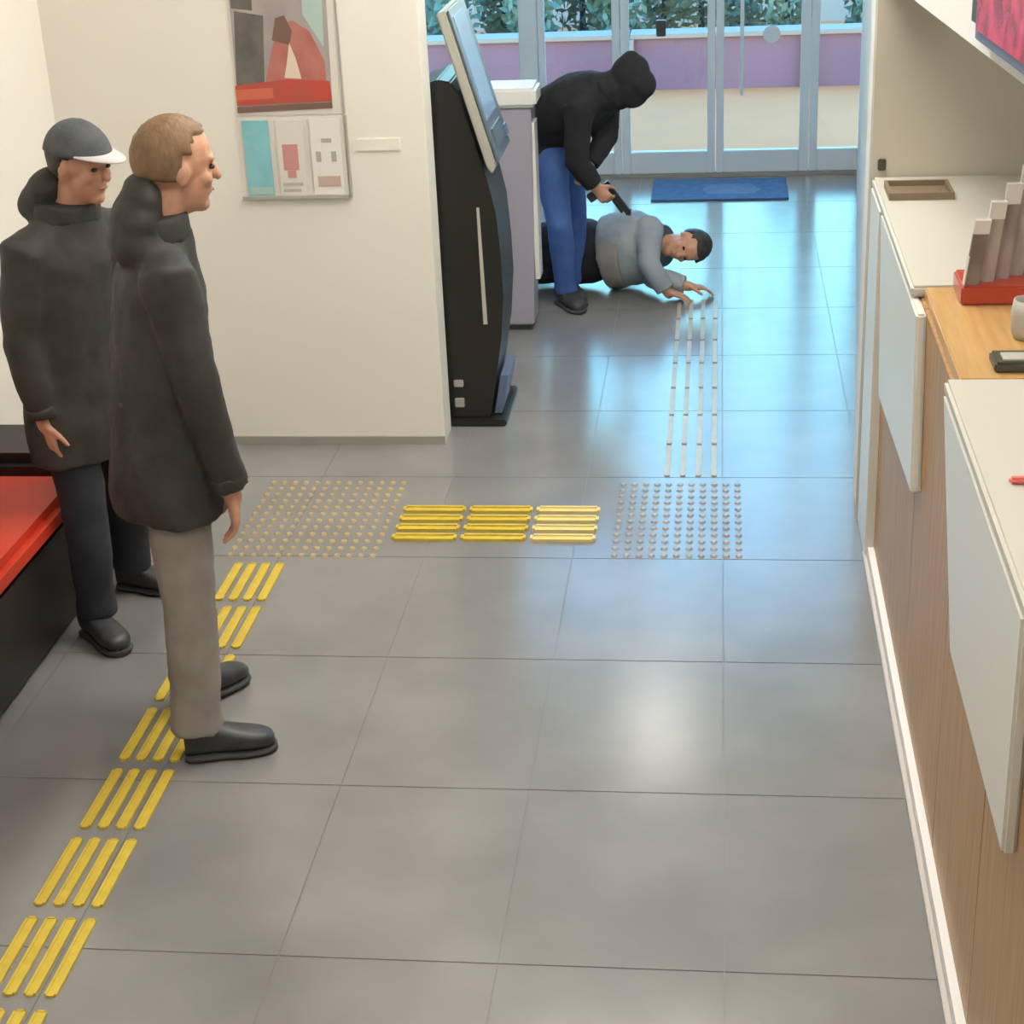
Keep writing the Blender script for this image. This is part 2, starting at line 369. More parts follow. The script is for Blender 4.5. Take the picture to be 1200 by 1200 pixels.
card(-1.553, -1.436, M['casewhite'], 'white leaflet with grey marks and tan footer below the poster', [('grey_mark', -1.535, -1.515, 1.17, 1.21, M['p_line']), ('grey_mark', -1.475, -1.455, 1.17, 1.21, M['p_line']), ('tan_footer', -1.535, -1.446, 1.075, 1.115, M['p_tan']), ('text_line', -1.51, -1.47, 1.245, 1.26, M['p_line'])])
npl = tag(box('name_plate', -1.375, -1.205, YB-.006, YB-.0005, 1.205, 1.255, M['wall'], bevel=.002), 'small cream plate on the wall between poster and kiosk', 'plate')

# ------------------------------------------------------------------ red bench
bn = thing('bench', (-2.3, 4.2, 0), 'black waiting bench with red seat cushion along the left wall', 'bench')
box('base', -2.53, -2.11, 2.9, 5.04, .001, .36, M['black'], bn, .02)
for k in range(2): box('seat_cushion', -2.44, -2.075, 2.92+k*1.06, 3.965+k*1.06, .361, .455, M['red'], bn, .028)
box('backrest', -2.545, -2.445, 2.9, 5.04, .361, .75, M['black'], bn, .03)
box('armrest', -2.545, -2.09, 5.045, 5.38, .001, .505, M['black'], bn, .035)

# ------------------------------------------------------------------ black kiosk
ky0, ky1 = 6.66, 7.04
kk = thing('kiosk', (-1.0, 6.85, 0), 'black free-standing self-service kiosk with slanted screen beside the poster wall', 'kiosk')
prof = [(-1.16,.03),(-.945,.03),(-.915,.18),(-.882,.38),(-.866,.56),(-.868,.72),(-.880,.90),(-.905,1.02),(-1.005,1.38),(-1.035,1.42),(-1.085,1.43),(-1.17,1.40)]
prism('body', prof, 1, ky0, ky1, M['kblack'], kk, .006)
box('base_plate', -1.19, -.875, ky0-.03, ky1+.03, .001, .028, M['kblack'], kk, .006)
prism('screen_housing', [(-1.072,1.68),(-1.034,1.69),(-.868,1.10),(-.885,1.06),(-.906,1.09)], 1, ky0-.02, ky1+.02, M['kbeige'], kk, .006)
prism('screen_bezel', [(-1.030,1.688),(-1.022,1.690),(-.857,1.105),(-.865,1.103)], 1, ky0-.015, ky1+.015, M['kgrey'], kk, .002)
prism('screen', [(-1.014,1.660),(-1.010,1.661),(-.898,1.265),(-.902,1.264)], 1, ky0+.03, ky1-.07, M['screen'], kk)
prism('keypad', [(-.890,1.225),(-.884,1.227),(-.862,1.15),(-.868,1.148)], 1, ky0+.05, ky1-.09, M['kdark'], kk)
prism('card_slot', [(-.876,1.19),(-.869,1.192),(-.857,1.148),(-.864,1.146)], 1, ky1-.07, ky1-.01, M['bluegrey'], kk)
prism('silver_strip', [(-.957,.925),(-.946,.925),(-.936,.44),(-.953,.44)], 1, ky0-.004, ky0+.001, M['silver'], kk)
prism('foot', [(-.932,.032),(-.90,.032),(-.866,.20),(-.90,.20)], 1, ky0+.05, ky1-.05, M['bluegrey'], kk)
box('power_socket', -1.09, -1.05, ky0-.012, ky0, .08, .12, M['greymid'], kk, .003)
box('power_socket', -1.09, -1.05, ky0-.012, ky0, .17, .20, M['greymid'], kk, .003)
# grey cabinet behind the kiosk
gc = thing('terminal_cabinet', (-1.1, 8.15, 0), 'grey lilac terminal cabinet with white top behind the black kiosk', 'cabinet')
prism('body', [(-1.35,.03),(-.885,.03),(-.872,.5),(-.862,1.08),(-1.35,1.08)], 1, 7.93, 8.14, M['lilac'], gc, .008)
box('top', -1.37, -.835, 7.91, 8.16, 1.081, 1.17, M['casewhite'], gc, .015)
box('plinth', -1.34, -.90, 7.95, 8.13, .001, .03, M['greydark'], gc)
prism('front_panel', [(7.97,.25),(8.10,.25),(8.10,1.0),(7.97,1.0)], 0, -.874, -.852, M['casewhite'], gc)

# door mat
dm = thing('door_mat', (0, 10.8, 0), 'blue door mat lying in front of the glass doors', 'mat')
box('mat_body', -.415, .435, 10.52, 11.09, .0005, .012, M['mat_blue'], dm, .004)
prism('mat_print', [(-.06,10.66),(.22,10.64),(.27,10.76),(.20,10.92),(-.05,10.92),(-.10,10.78)], 2, .0121, .0127, M['mat_print'], dm)

# ------------------------------------------------------------------ counter
XF, ZT = .532, 1.24
cn = thing('service_counter', (.9, 4, 0), 'long oak service counter with white hanging front panels', 'counter')
seams = [1.2, 2.15, 2.95, 3.60, 4.33, 5.36]
for a, b in zip(seams[:-1], seams[1:]):
    box('wood_panel', XF, XF+.03, a+.0015, b-.0015, .05, ZT-.031, M['wood'], cn, .0015)
box('carcass', XF+.031, 1.25, 1.2, 5.36, .05, ZT-.031, M['wood'], cn)
box('plinth', .512, 1.2, 1.2, 5.36, .001, .049, M['wallwhite'], cn)
box('floor_trim', .498, .511, 1.2, 5.40, .001, .018, M['clear'], cn, .003)
box('end_panel', .503, 1.25, 5.362, 5.69, .001, ZT-.031, M['lacq'], cn, .004)
box('wood_top', .540, 1.25, 3.70, 4.42, ZT-.03, ZT, M['woodtop'], cn, .004)
box('white_top', .505, 1.25, 4.421, 5.69, ZT-.03, ZT+.002, M['top'], cn, .008)
box('white_top', .505, 1.25, 1.19, 3.699, ZT-.03, ZT+.002, M['top'], cn, .008)
prism('white_panel', [(4.20,.745),(5.16,.665),(5.34,ZT-.031),(4.281,ZT-.031)], 0, .505, .5315, M['lacq'], cn, .006)
prism('white_panel', [(2.60,.735),(3.35,.735),(3.699,ZT-.031),(2.60,ZT-.031)], 0, .505, .5315, M['lacq'], cn, .006)
# bulkhead over the counter with a red display
def skew_box(name, x0, x1, y0, y1, z0, z1, m, parent=None, k=-.0652, y_ref=4.33, bevel=0):
    f = lambda x, y: x + (y-y_ref)*k
    return prism(name, [(f(x0,y0),y0),(f(x1,y0),y0),(f(x1,y1),y1),(f(x0,y1),y1)], 2, z0, z1, m, parent, bevel)
bh = struct(skew_box('trim_3', .593, .86, 1.4, 5.69, 1.885, CEIL, M['wallwhite']))
ds = thing('wall_display', (.56, 3.7, 1.93), 'red glowing display screen in dark bezel above the counter', 'screen')
skew_box('bezel', .560, .592, 3.30, 4.07, 1.925, 2.40, M['bluegrey'], ds, bevel=.004)
skew_box('screen', .556, .561, 3.33, 4.04, 1.950, 2.375, M['scr_red'], ds)
skew_box('connector', .575, .592, 4.13, 4.19, 1.95, 2.10, M['greydark'], ds)
tag(box('wall_switch', .522, .548, 5.688, 5.699, 1.262, 1.30, M['greydark'], bevel=.003), 'small dark switch on the edge of the taupe wall', 'switch')

# things on the counter
ty = thing('desk_tray', (.62, 5.44, ZT+.002), 'flat brown desk tray on the white counter top below the taupe wall', 'tray')
box('tray_floor', .53, .73, 5.36, 5.54, ZT+.0025, ZT+.008, M['tray'], ty)
for (a,b,c,d) in ((.53,.73,5.36,5.37),(.53,.73,5.53,5.54),(.53,.54,5.371,5.529),(.72,.73,5.371,5.529)): box('rim', a, b, c, d, ZT+.0081, ZT+.025, M['tray'], ty)
br = thing('leaflet_stand', (.70, 4.33, ZT), 'tiered leaflet stand on a red base on the counter', 'leaflet stand')
box('red_base', .610, .84, 4.25, 4.415, ZT+.0005, ZT+.05, M['redplastic'], br, .006)
for k in range(5):
    x = .617 + .040*k; zt = ZT+.215+.038*k; y0 = 4.262+.028*k; zb = ZT+.05
    q = lambda t, w0, w1: [(x+.020*t[0]+w0, zb+(zt-zb)*t[0]), (x+.020*t[0]+w1, zb+(zt-zb)*t[0]), (x+.020*t[1]+w1, zb+(zt-zb)*t[1]), (x+.020*t[1]+w0, zb+(zt-zb)*t[1])]
    prism('leaflet', q((.002, 1), 0, .036), 1, y0, y0+.018, M['leaflet'] if k % 2 else M['leaflet_dark'], br)
    prism('leaflet_head', q((.80, 1.01), -.001, .037), 1, y0-.002, y0+.019, M['clear'], br)
    prism('pocket', q((.002, .45), -.002, .001), 1, y0-.003, y0+.021, M['clear'], br)
def lathe(name, prof, c, m, parent=None, n=24):
    off = parent_world(parent); bm = bmesh.new(); rings = []
    for r, z in prof: rings.append([bm.verts.new(V((c[0]+r*math.cos(6.2832*i/n), c[1]+r*math.sin(6.2832*i/n), c[2]+z))-off) for i in range(n)])
    for a, b in zip(rings[:-1], rings[1:]):
        for i in range(n): bm.faces.new((a[i], a[(i+1)%n], b[(i+1)%n], b[i]))
    bm.faces.new(rings[0]); bm.faces.new(rings[-1])
    return from_bm(name, bm, m, parent, True)
cu = thing('pen_cup', (.735, 3.99, ZT), 'grey rounded pen cup on the oak counter top', 'cup')
lathe('cup', [(.034,.0005),(.042,.02),(.045,.06),(.040,.095),(.036,.095),(.034,.03),(.001,.02)], (.735,3.99,ZT), M['greymid'], cu)
for k in range(3):
    a = k*2.1
    lathe('pen', [(.004,.025),(.004,.14),(.001,.15)], (.735+.018*math.cos(a), 3.99+.018*math.sin(a), ZT), M['paper'], cu, 8)
pt = thing('card_reader', (.69, 3.77, ZT), 'dark flat card reader at the edge of the oak counter top', 'card reader')
box('case', .62, .75, 3.735, 3.83, ZT+.0005, ZT+.025, M['greydark'], pt, .006)
box('keypad', .64, .73, 3.75, 3.80, ZT+.0251, ZT+.029, M['greymid'], pt, .001)
pc = thing('pen', (.60, 3.10, ZT+.002), 'red pink pen lying on the white counter top', 'pen')
box('barrel', .556, .68, 3.085, 3.105, ZT+.0025, ZT+.016, M['pinkcard'], pc, .005)
box('clip', .60, .64, 3.083, 3.087, ZT+.016, ZT+.019, M['paper'], pc)

# ------------------------------------------------------------------ people
TEX = bpy.data.textures.new('folds', 'CLOUDS'); TEX.noise_scale = .11; TEX.noise_depth = 2
def loft(bm, secs, side, n=20, dome=True):
    """secs: (point, half width along side, half depth); closed tube with domed ends"""
    P = [V(s[0]) for s in secs]; A = [s[1] for s in secs]; B = [s[2] for s in secs]
    T = []
    for i in range(len(P)):
        a = P[max(0, i-1)]; b = P[min(len(P)-1, i+1)]; T.append((b-a).normalized())
    rows = [(P[i], T[i], A[i], B[i]) for i in range(len(P))]
    if dome:
        d0 = min(A[0], B[0]); d1 = min(A[-1], B[-1])
        pre = [(P[0]-T[0]*d0*s, T[0], A[0]*c, B[0]*c) for s, c in ((.95,.3), (.7,.7))]
        post = [(P[-1]+T[-1]*d1*s, T[-1], A[-1]*c, B[-1]*c) for s, c in ((.7,.7), (.95,.3))]
        rows = pre+rows+post
    rings = []
    for p, t, a, b in rows:
        s = V(side) - t*V(side).dot(t)
        if s.length < 1e-4: s = t.orthogonal()
        s.normalize(); nn = t.cross(s)
        rings.append([bm.verts.new(p + s*a*math.cos(6.28318*k/n) + nn*b*math.sin(6.28318*k/n)) for k in range(n)])
    fs = []
    for a, b in zip(rings[:-1], rings[1:]):
        for k in range(n): fs.append(bm.faces.new((a[k], a[(k+1)%n], b[(k+1)%n], b[k])))
    fs.append(bm.faces.new(list(reversed(rings[0])))); fs.append(bm.faces.new(rings[-1]))
    bmesh.ops.recalc_face_normals(bm, faces=fs)
def blob(bm, c, frame, r, seg=16):
    res = bmesh.ops.create_uvsphere(bm, u_segments=seg, v_segments=seg//2+2, radius=1)
    f = [V(x) for x in frame]
    for v in res['verts']: v.co = V(c) + f[0]*v.co.x*r[0] + f[1]*v.co.y*r[1] + f[2]*v.co.z*r[2]
    fs = list({x for v in res['verts'] for x in v.link_faces})
    bmesh.ops.recalc_face_normals(bm, faces=fs)
def remesh(name, bm, voxel, m, parent, smooth=4, folds=0.0):
    off = parent_world(parent)
    bmesh.ops.translate(bm, verts=bm.verts, vec=-off)
    me = bpy.data.meshes.new(name); bm.to_mesh(me); bm.free()
    o = bpy.data.objects.new(name, me); COL.objects.link(o)
    r = o.modifiers.new('r', 'REMESH'); r.mode = 'VOXEL'; r.voxel_size = voxel; r.use_smooth_shade = True
    if smooth:
        s = o.modifiers.new('s', 'SMOOTH'); s.iterations = smooth; s.factor = .5
    if folds:
        d = o.modifiers.new('d', 'DISPLACE'); d.texture = TEX; d.strength = folds; d.mid_level = .5; d.texture_coords = 'LOCAL'
    dg = bpy.context.evaluated_depsgraph_get()
    me2 = bpy.data.meshes.new_from_object(o.evaluated_get(dg))
    bpy.data.objects.remove(o); bpy.data.meshes.remove(me)
    me2.name = name; me2.materials.clear()
    return link(name, me2, m, parent, True)
def hand(bm, wrist, d, palm, thumb, curl=.45, s=1.0):
    """d: direction of the fingers, palm: palm normal, thumb: side of the thumb"""
    d = V(d).normalized(); palm = V(palm); palm = (palm - d*palm.dot(d)).normalized(); th = d.cross(palm).normalized()
    if th.dot(V(thumb)) < 0: th = -th
    W = V(wrist)
    loft(bm, [(W, .027*s, .021*s), (W+d*.035*s, .036*s, .018*s), (W+d*.075*s, .040*s, .016*s), (W+d*.092*s, .036*s, .013*s)], th, 14)
    for k, ln in enumerate((.070, .080, .074, .058)):
        o = (1.5-k)*.0205*s; b = W + d*.088*s + th*o; ang = curl*(.7+.12*k); pts = [b-d*.02*s]; dd = d; pts.append(b)
        for L in (.42, .32, .26):
            dd = (d*math.cos(ang) + palm*math.sin(ang)); b = b + dd*ln*L*s; pts.append(b); ang += curl
        loft(bm, [(p, (.0095-.0008*i)*s, (.0095-.0008*i)*s) for i, p in enumerate(pts)], th, 10)
    b = W + d*.028*s + th*.028*s
    dd = (d*.62 + th*.62 + palm*.3).normalized(); p2 = b + dd*.04*s; dd2 = (d*.85 + th*.2 + palm*.4).normalized()
    loft(bm, [(b-dd*.015*s, .013*s, .012*s), (b, .013*s, .012*s), (p2, .0105*s, .0105*s), (p2+dd2*.034*s, .0085*s, .0085*s)], palm, 10)
def head_frame(fwd, up):
    f = V(fwd).normalized(); u = V(up); u = (u - f*u.dot(f)).normalized(); l = u.cross(f).normalized(); return f, l, u
def head(bm, c, fwd, up, s=1.0):
    f, l, u = head_frame(fwd, up); c = V(c); fr = (f, l, u)
    P = lambda a, b, z: c + (f*a + l*b + u*z)*s
    R = lambda *r: tuple(x*s for x in r)
    blob(bm, P(-.008, 0, .022), fr, R(.096, .075, .095))           # cranium
    blob(bm, P(.022, 0, -.035), fr, R(.066, .060, .082))           # face and jaw
    blob(bm, P(.058, 0, -.092), fr, R(.026, .028, .022))           # chin
    blob(bm, P(.078, 0, .022), fr, R(.014, .045, .012))            # brow
    loft(bm, [(P(.082, 0, .015), .008*s, .008*s), (P(.097, 0, -.012), .011*s, .010*s), (P(.103, 0, -.027), .015*s, .011*s)], l, 10)   # nose
    blob(bm, P(.080, 0, -.058), fr, R(.010, .024, .009))           # mouth
    for sd in (1, -1):
        blob(bm, P(-.004, sd*.075, -.008), fr, R(.018, .010, .031))  # ears
        blob(bm, P(.060, sd*.040, -.025), fr, R(.020, .020, .020))  # cheeks
def face_bits(par, c, fwd, up, s=1.0):
    f, l, u = head_frame(fwd, up); c = V(c)
    for sd in (1, -1):
        bm = bmesh.new(); blob(bm, c+(f*.079+l*sd*.031+u*.002)*s, (f, l, u), (.008*s, .012*s, .0065*s), 10)
        bmesh.ops.translate(bm, verts=bm.verts, vec=-parent_world(par)); from_bm('eye', bm, M['eye'], par, True)
    bm = bmesh.new(); blob(bm, c+(f*.0875+u*-.058)*s, (f, l, u), (.004*s, .019*s, .0038*s), 12)
    bmesh.ops.translate(bm, verts=bm.verts, vec=-parent_world(par)); from_bm('mouth', bm, M['lip'], par, True)
def hair(par, c, fwd, up, m, line, s=1.0, thick=.010):
    """cap of hair: kept where line(front, up) is true on the unit head, pulled inside the skull elsewhere"""
    f, l, u = head_frame(fwd, up); c = V(c); bm = bmesh.new()
    res = bmesh.ops.create_uvsphere(bm, u_segments=48, v_segments=32, radius=1)
    for v in res['verts']:
        x, y, z = v.co; k = 1.0 if line(x, z, y) else .72
        t = thick*(1+.25*math.sin(23*x+11*z)*math.sin(19*y))
        v.co = c + (f*(-.008+x*(.096+t)*k) + l*(y*(.075+t)*k) + u*(.022+z*(.095+t)*k))*s
    bmesh.ops.translate(bm, verts=bm.verts, vec=-parent_world(par))
    return from_bm('hair', bm, m, par, True)
def shoe(par, heel, toe, m=None, z=.001, pitch=0.0):
    heel = V((heel[0], heel[1], 0)); toe = V((toe[0], toe[1], 0)); d = toe-heel; L = d.length; d.normalize(); s = V((-d.y, d.x, 0)); U = V((0,0,1))
    def ring_mesh(secs, name, mm, parent, zb):
        bm = bmesh.new(); rings = []
        for t, wd, h in secs:
            ring = []
            for k in range(16):
                a = 6.28318*k/16; cc, ss = math.cos(a), math.sin(a)
                x = wd*(abs(cc)**.7)*(1 if cc > 0 else -1); y = h*.5 + h*.5*(abs(ss)**.75)*(1 if ss > 0 else -1)
                ring.append(bm.verts.new(heel + d*(t*L) + s*x + U*(zb+y) - parent_world(parent)))
            rings.append(ring)
        for a, b in zip(rings[:-1], rings[1:]):
            for k in range(16): bm.faces.new((a[k], a[(k+1)%16], b[(k+1)%16], b[k]))
        bm.faces.new(rings[0]); bm.faces.new(rings[-1])
        return from_bm(name, bm, mm, parent, True)
    sh = ring_mesh([(.015,.022,.07),(.05,.034,.095),(.16,.038,.105),(.30,.038,.10),(.42,.040,.085),(.58,.046,.068),(.75,.049,.055),(.88,.043,.046),(.96,.030,.036),(.99,.014,.022)], 'shoe', m or M['shoe'], par, z+.018)
    ring_mesh([(0,.020,.022),(.04,.036,.024),(.16,.041,.024),(.42,.041,.022),(.60,.049,.022),(.76,.052,.022),(.90,.046,.022),(.98,.031,.022),(1.01,.014,.020)], 'sole', M['sole'], sh, z)
def limb(bm, pts, rad, side=(0,0,1), n=16):
    loft(bm, [(p, r, r) if not isinstance(r, tuple) else (p, *r) for p, r in zip(pts, rad)], side, n)
def lerp(a, b, t): return V(a)*(1-t) + V(b)*t

def figure(base, label, spec):
    S = spec; t = thing('person', base, label, 'person')
    hs = S.get('hs', 1.0); side = V(S['side']).normalized()
    # one continuous body: head, neck, trunk, arms with hands, legs
    bm = bmesh.new()
    head(bm, S['head'], S['hf'], S['hu'], hs)
    f, l, u = head_frame(S['hf'], S['hu'])
    nb = V(S['neck']); hb = V(S['head']) - u*.075*hs - f*.02*hs
    limb(bm, [nb - (hb-nb)*.3, nb, hb, V(S['head'])-u*.02], [.070, .058, .054, .052], side)
    loft(bm, [(p, a*.72, b*.72) for p, a, b in S['torso'][1:]], side)
    for k in ('R', 'L'):
        sh, el, wr = V(S['sh'+k]), V(S['el'+k]), V(S['wr'+k])
        limb(bm, [lerp(sh, S['torso'][-2][0], .4), sh, lerp(sh, el, .5), el, lerp(el, wr, .4), wr, wr+(wr-el).normalized()*.02], [.05, .045, .042, .036, .036, .027, .026], side)
        h = S['hand'+k]; hand(bm, wr, h[0], h[1], h[2], h[3], S.get('hand_s', .95))
        hp, kn, an = V(S['hip'+k]), V(S['kn'+k]), V(S['an'+k])
        limb(bm, [lerp(hp, S['torso'][1][0], .5), hp, lerp(hp, kn, .5), kn, lerp(kn, an, .4), an], [.07, .072, .06, .045, .045, .034], side)
    remesh('body', bm, .0065, S['skin'], t, 2)
    # trousers
    bm = bmesh.new()
    tr = S['trou_r']
    for k in ('R', 'L'):
        hp, kn, an = V(S['hip'+k]), V(S['kn'+k]), V(S['an'+k])
        pc_ = V(S['pelvis'][0][0])
        loft(bm, [(lerp(hp, pc_, .35)+V(S.get('hip_up', (0,0,.05))), tr[0]*.9, tr[0]*.9), (hp, tr[0], tr[0]*1.08), (lerp(hp, kn, .5), tr[1], tr[1]*1.05), (kn, tr[2], tr[2]), (lerp(kn, an, .35), tr[2]*.98, tr[2]*1.03), (lerp(kn, an, .8), tr[3], tr[3]), (an, tr[3]*1.06, tr[3]*1.12)], side, 20, dome=False)
    loft(bm, S['pelvis'], side)
    remesh('trousers', bm, .011, S['mt'], t, 5, .014)
    # jacket
    bm = bmesh.new(); loft(bm, S['torso'], side, 28, dome=False)
    jr = S.get('sleeve', (.075, .064, .056, .046))
    top = S['torso'][-2][0]
    for k in ('R', 'L'):
        sh, el, wr = V(S['sh'+k]), V(S['el'+k]), V(S['wr'+k])
        loft(bm, [(lerp(sh, top, .55), jr[0]*.8, jr[0]*.8), (sh, jr[0], jr[0]), (lerp(sh, el, .5), jr[1], jr[1]), (el, jr[2], jr[2]), (lerp(el, wr, .5), jr[2]*.95, jr[2]*.95), (lerp(el, wr, .93), jr[3], jr[3])], side, 18, dome=False)
    for bl in S.get('jblobs', []): blob(bm, *bl)
    jk = remesh('jacket', bm, .011, S['mj'], t, 5, S.get('folds', .018))
    for k in ('R', 'L'):
        el, wr = V(S['el'+k]), V(S['wr'+k]); bm = bmesh.new()
        loft(bm, [(lerp(el, wr, .80), jr[3]*1.04, jr[3]*1.04), (lerp(el, wr, .95), jr[3]*1.03, jr[3]*1.03)], side, 18, dome=False)
        remesh('cuff', bm, .009, S['mj'], t, 3)
        shoe(t, *S['foot'+k])
    return t, jk
def loft_part(name, secs, side, m, parent, voxel=.009, smooth=4, folds=0):
    bm = bmesh.new(); loft(bm, secs, side, 24); return remesh(name, bm, voxel, m, parent, smooth, folds)

# ---- A: grey trousers, black hooded jacket, looking towards the doors
fA = V((.86,.51,0)); lA = V((-.51,.86,0)); Z = V((0,0,1))
hdA = V((-1.375,4.22,1.642))
A, jA = figure((-1.46,4.15,0), 'person in black hooded jacket and grey trousers standing on the yellow strip', dict(
    head=hdA, hf=(.84,.53,-.10), hu=(.08,.03,1), neck=(-1.425,4.20,1.49), side=lA, skin=M['skin2'], hs=1.06,
    torso=[((-1.500,4.19,.715),.216,.156),((-1.498,4.19,.80),.215,.155),((-1.485,4.19,.98),.190,.136),((-1.468,4.19,1.20),.182,.125),((-1.450,4.19,1.35),.180,.115),((-1.435,4.195,1.445),.112,.085),((-1.425,4.20,1.50),.080,.078)],
    shR=(-1.375,4.045,1.395), elR=(-1.325,4.02,1.11), wrR=(-1.285,4.07,.80), handR=((.02,.05,-1),(-.75,-.3,0),(.5,.4,0),.35),
    shL=(-1.545,4.345,1.395), elL=(-1.60,4.39,1.11), wrL=(-1.54,4.42,.83), handL=((.05,.02,-1),(.5,-.8,0),(.8,.4,0),.35),
    hipR=(-1.455,4.105,.84), knR=(-1.440,4.07,.46), anR=(-1.452,4.03,.085), hipL=(-1.545,4.27,.84), knL=(-1.515,4.30,.46), anL=(-1.545,4.315,.085),
    pelvis=[((-1.50,4.19,.80),.155,.118),((-1.50,4.19,.90),.160,.120),((-1.495,4.19,.98),.15,.115)], trou_r=(.084,.082,.074,.070),
    mt=M['trouA'], mj=M['jackA'], footR=((-1.492,4.005),(-1.245,4.085)), footL=((-1.585,4.255),(-1.435,4.475), None, .007),
    jblobs=[((-1.478,4.16,1.462),(fA,lA,Z),(.082,.120,.075)), ((-1.475,4.155,1.520),(fA,lA,Z),(.068,.105,.075)), ((-1.455,4.165,1.575),(fA,lA,Z),(.050,.095,.062))],
    sleeve=(.078,.067,.060,.052)))
hair(A, hdA, (.84,.53,-.10), (.08,.03,1), M['hairA'], lambda x, z, y: (z > .55+.12*x) or (x < .05 and z > -.55) or (x < .35 and z > .15), 1.06, .007)
face_bits(A, hdA, (.84,.53,-.10), (.08,.03,1), 1.06)
bm = bmesh.new(); loft(bm, [((-1.440,4.185,1.465),.108,.092),((-1.440,4.185,1.530),.098,.088)], lA, 24, False); remesh('collar', bm, .009, M['jackA'], A, 3)
prism('zip', [(0,0),(.006,0),(.006,.6),(0,.6)], 1, 0, .004, M['greydark'], A).location = (.120,.060,.74)

# ---- B: grey cap, dark jacket, beside the bench
fB = V((.93,-.37,0)); lB = V((.37,.93,0))
hdB = V((-1.875,4.86,1.515))
B, jB = figure((-1.97,4.9,0), 'person in dark jacket and grey peaked cap standing beside the red bench', dict(
    head=hdB, hf=(.93,-.35,-.12), hu=(.1,-.04,1), neck=(-1.925,4.885,1.37), side=lB, skin=M['skin'], hs=.98,
    torso=[((-1.990,4.89,.60),.222,.152),((-1.990,4.89,.74),.215,.152),((-1.985,4.89,.92),.192,.142),((-1.975,4.89,1.10),.188,.138),((-1.96,4.89,1.24),.190,.128),((-1.945,4.885,1.335),.120,.095),((-1.93,4.885,1.385),.085,.085)],
    shR=(-2.035,4.735,1.275), elR=(-2.075,4.70,1.01), wrR=(-2.045,4.70,.765), handR=((.10,-.02,-1),(.5,.6,0),(.9,-.3,0),.4),
    shL=(-1.885,5.045,1.275), elL=(-1.875,5.10,1.01), wrL=(-1.83,5.08,.76), handL=((.1,0,-1),(.2,-.9,0),(.9,-.3,0),.4),
    hipR=(-2.02,4.80,.78), knR=(-1.985,4.75,.43), anR=(-1.985,4.73,.085), hipL=(-1.96,4.98,.78), knL=(-1.945,5.04,.43), anL=(-1.985,5.085,.085),
    pelvis=[((-1.99,4.89,.74),.155,.118),((-1.99,4.89,.84),.160,.12),((-1.985,4.89,.92),.15,.115)], trou_r=(.084,.078,.068,.062),
    mt=M['trouB'], mj=M['jackB'], footR=((-2.045,4.765),(-1.865,4.605)), footL=((-2.045,5.095),(-1.835,5.055)),
    jblobs=[((-2.01,4.915,1.395),(fB,lB,Z),(.075,.115,.075)), ((-1.985,4.905,1.44),(fB,lB,Z),(.065,.10,.06))],
    sleeve=(.080,.068,.060,.050)))
hair(B, hdB, (.93,-.35,-.12), (.1,-.04,1), M['hairD'], lambda x, z, y: (x < .0 and z > -.5) or (x < .3 and z > .0), .98, .008)
face_bits(B, hdB, (.93,-.35,-.12), (.1,-.04,1), .98)
f_, l_, u_ = head_frame((.93,-.35,-.12), (.1,-.04,1))
bm = bmesh.new()
res = bmesh.ops.create_uvsphere(bm, u_segments=40, v_segments=24, radius=1)
for v in res['verts']:
    x, y, z = v.co; k = 1.0 if z > .12 else .8
    v.co = hdB + (f_*(-.006+x*.112*k) + l_*(y*.092*k) + u_*(.028+max(z,.05)*.108*(1-.10*max(0,x))))*.98
bmesh.ops.translate(bm, verts=bm.verts, vec=-parent_world(B)); cap = from_bm('cap', bm, M['cap'], B, True)
bm = bmesh.new(); top, bot = [], []
for i in range(17):
    a = -1.25 + 2.5*i/16; inner = hdB + (f_*(.100*math.cos(a)-.006) + l_*.088*math.sin(a) + u_*.045)*.98
    outer = hdB + (f_*(.095*math.cos(a)+.068*max(0,math.cos(a*1.15))) + l_*.086*math.sin(a) + u_*(.045-.012*math.cos(a)))*.98
    top.append((bm.verts.new(inner+u_*.005), bm.verts.new(outer+u_*.004))); bot.append((bm.verts.new(inner), bm.verts.new(outer)))
for i in range(16):
    bm.faces.new((top[i][0], top[i][1], top[i+1][1], top[i+1][0])); bm.faces.new((bot[i][0], bot[i+1][0], bot[i+1][1], bot[i][1]))
    bm.faces.new((top[i][1], bot[i][1], bot[i+1][1], top[i+1][1]))
bmesh.ops.translate(bm, verts=bm.verts, vec=-parent_world(B)); o = from_bm('brim', bm, M['brim'], cap, True); o['label'] = 'pale peak of the cap'
bm = bmesh.new(); loft(bm, [((-1.95,4.885,1.345),.115,.10),((-1.945,4.885,1.405),.105,.095)], lB, 24, False); remesh('collar', bm, .009, M['jackB'], B, 3)

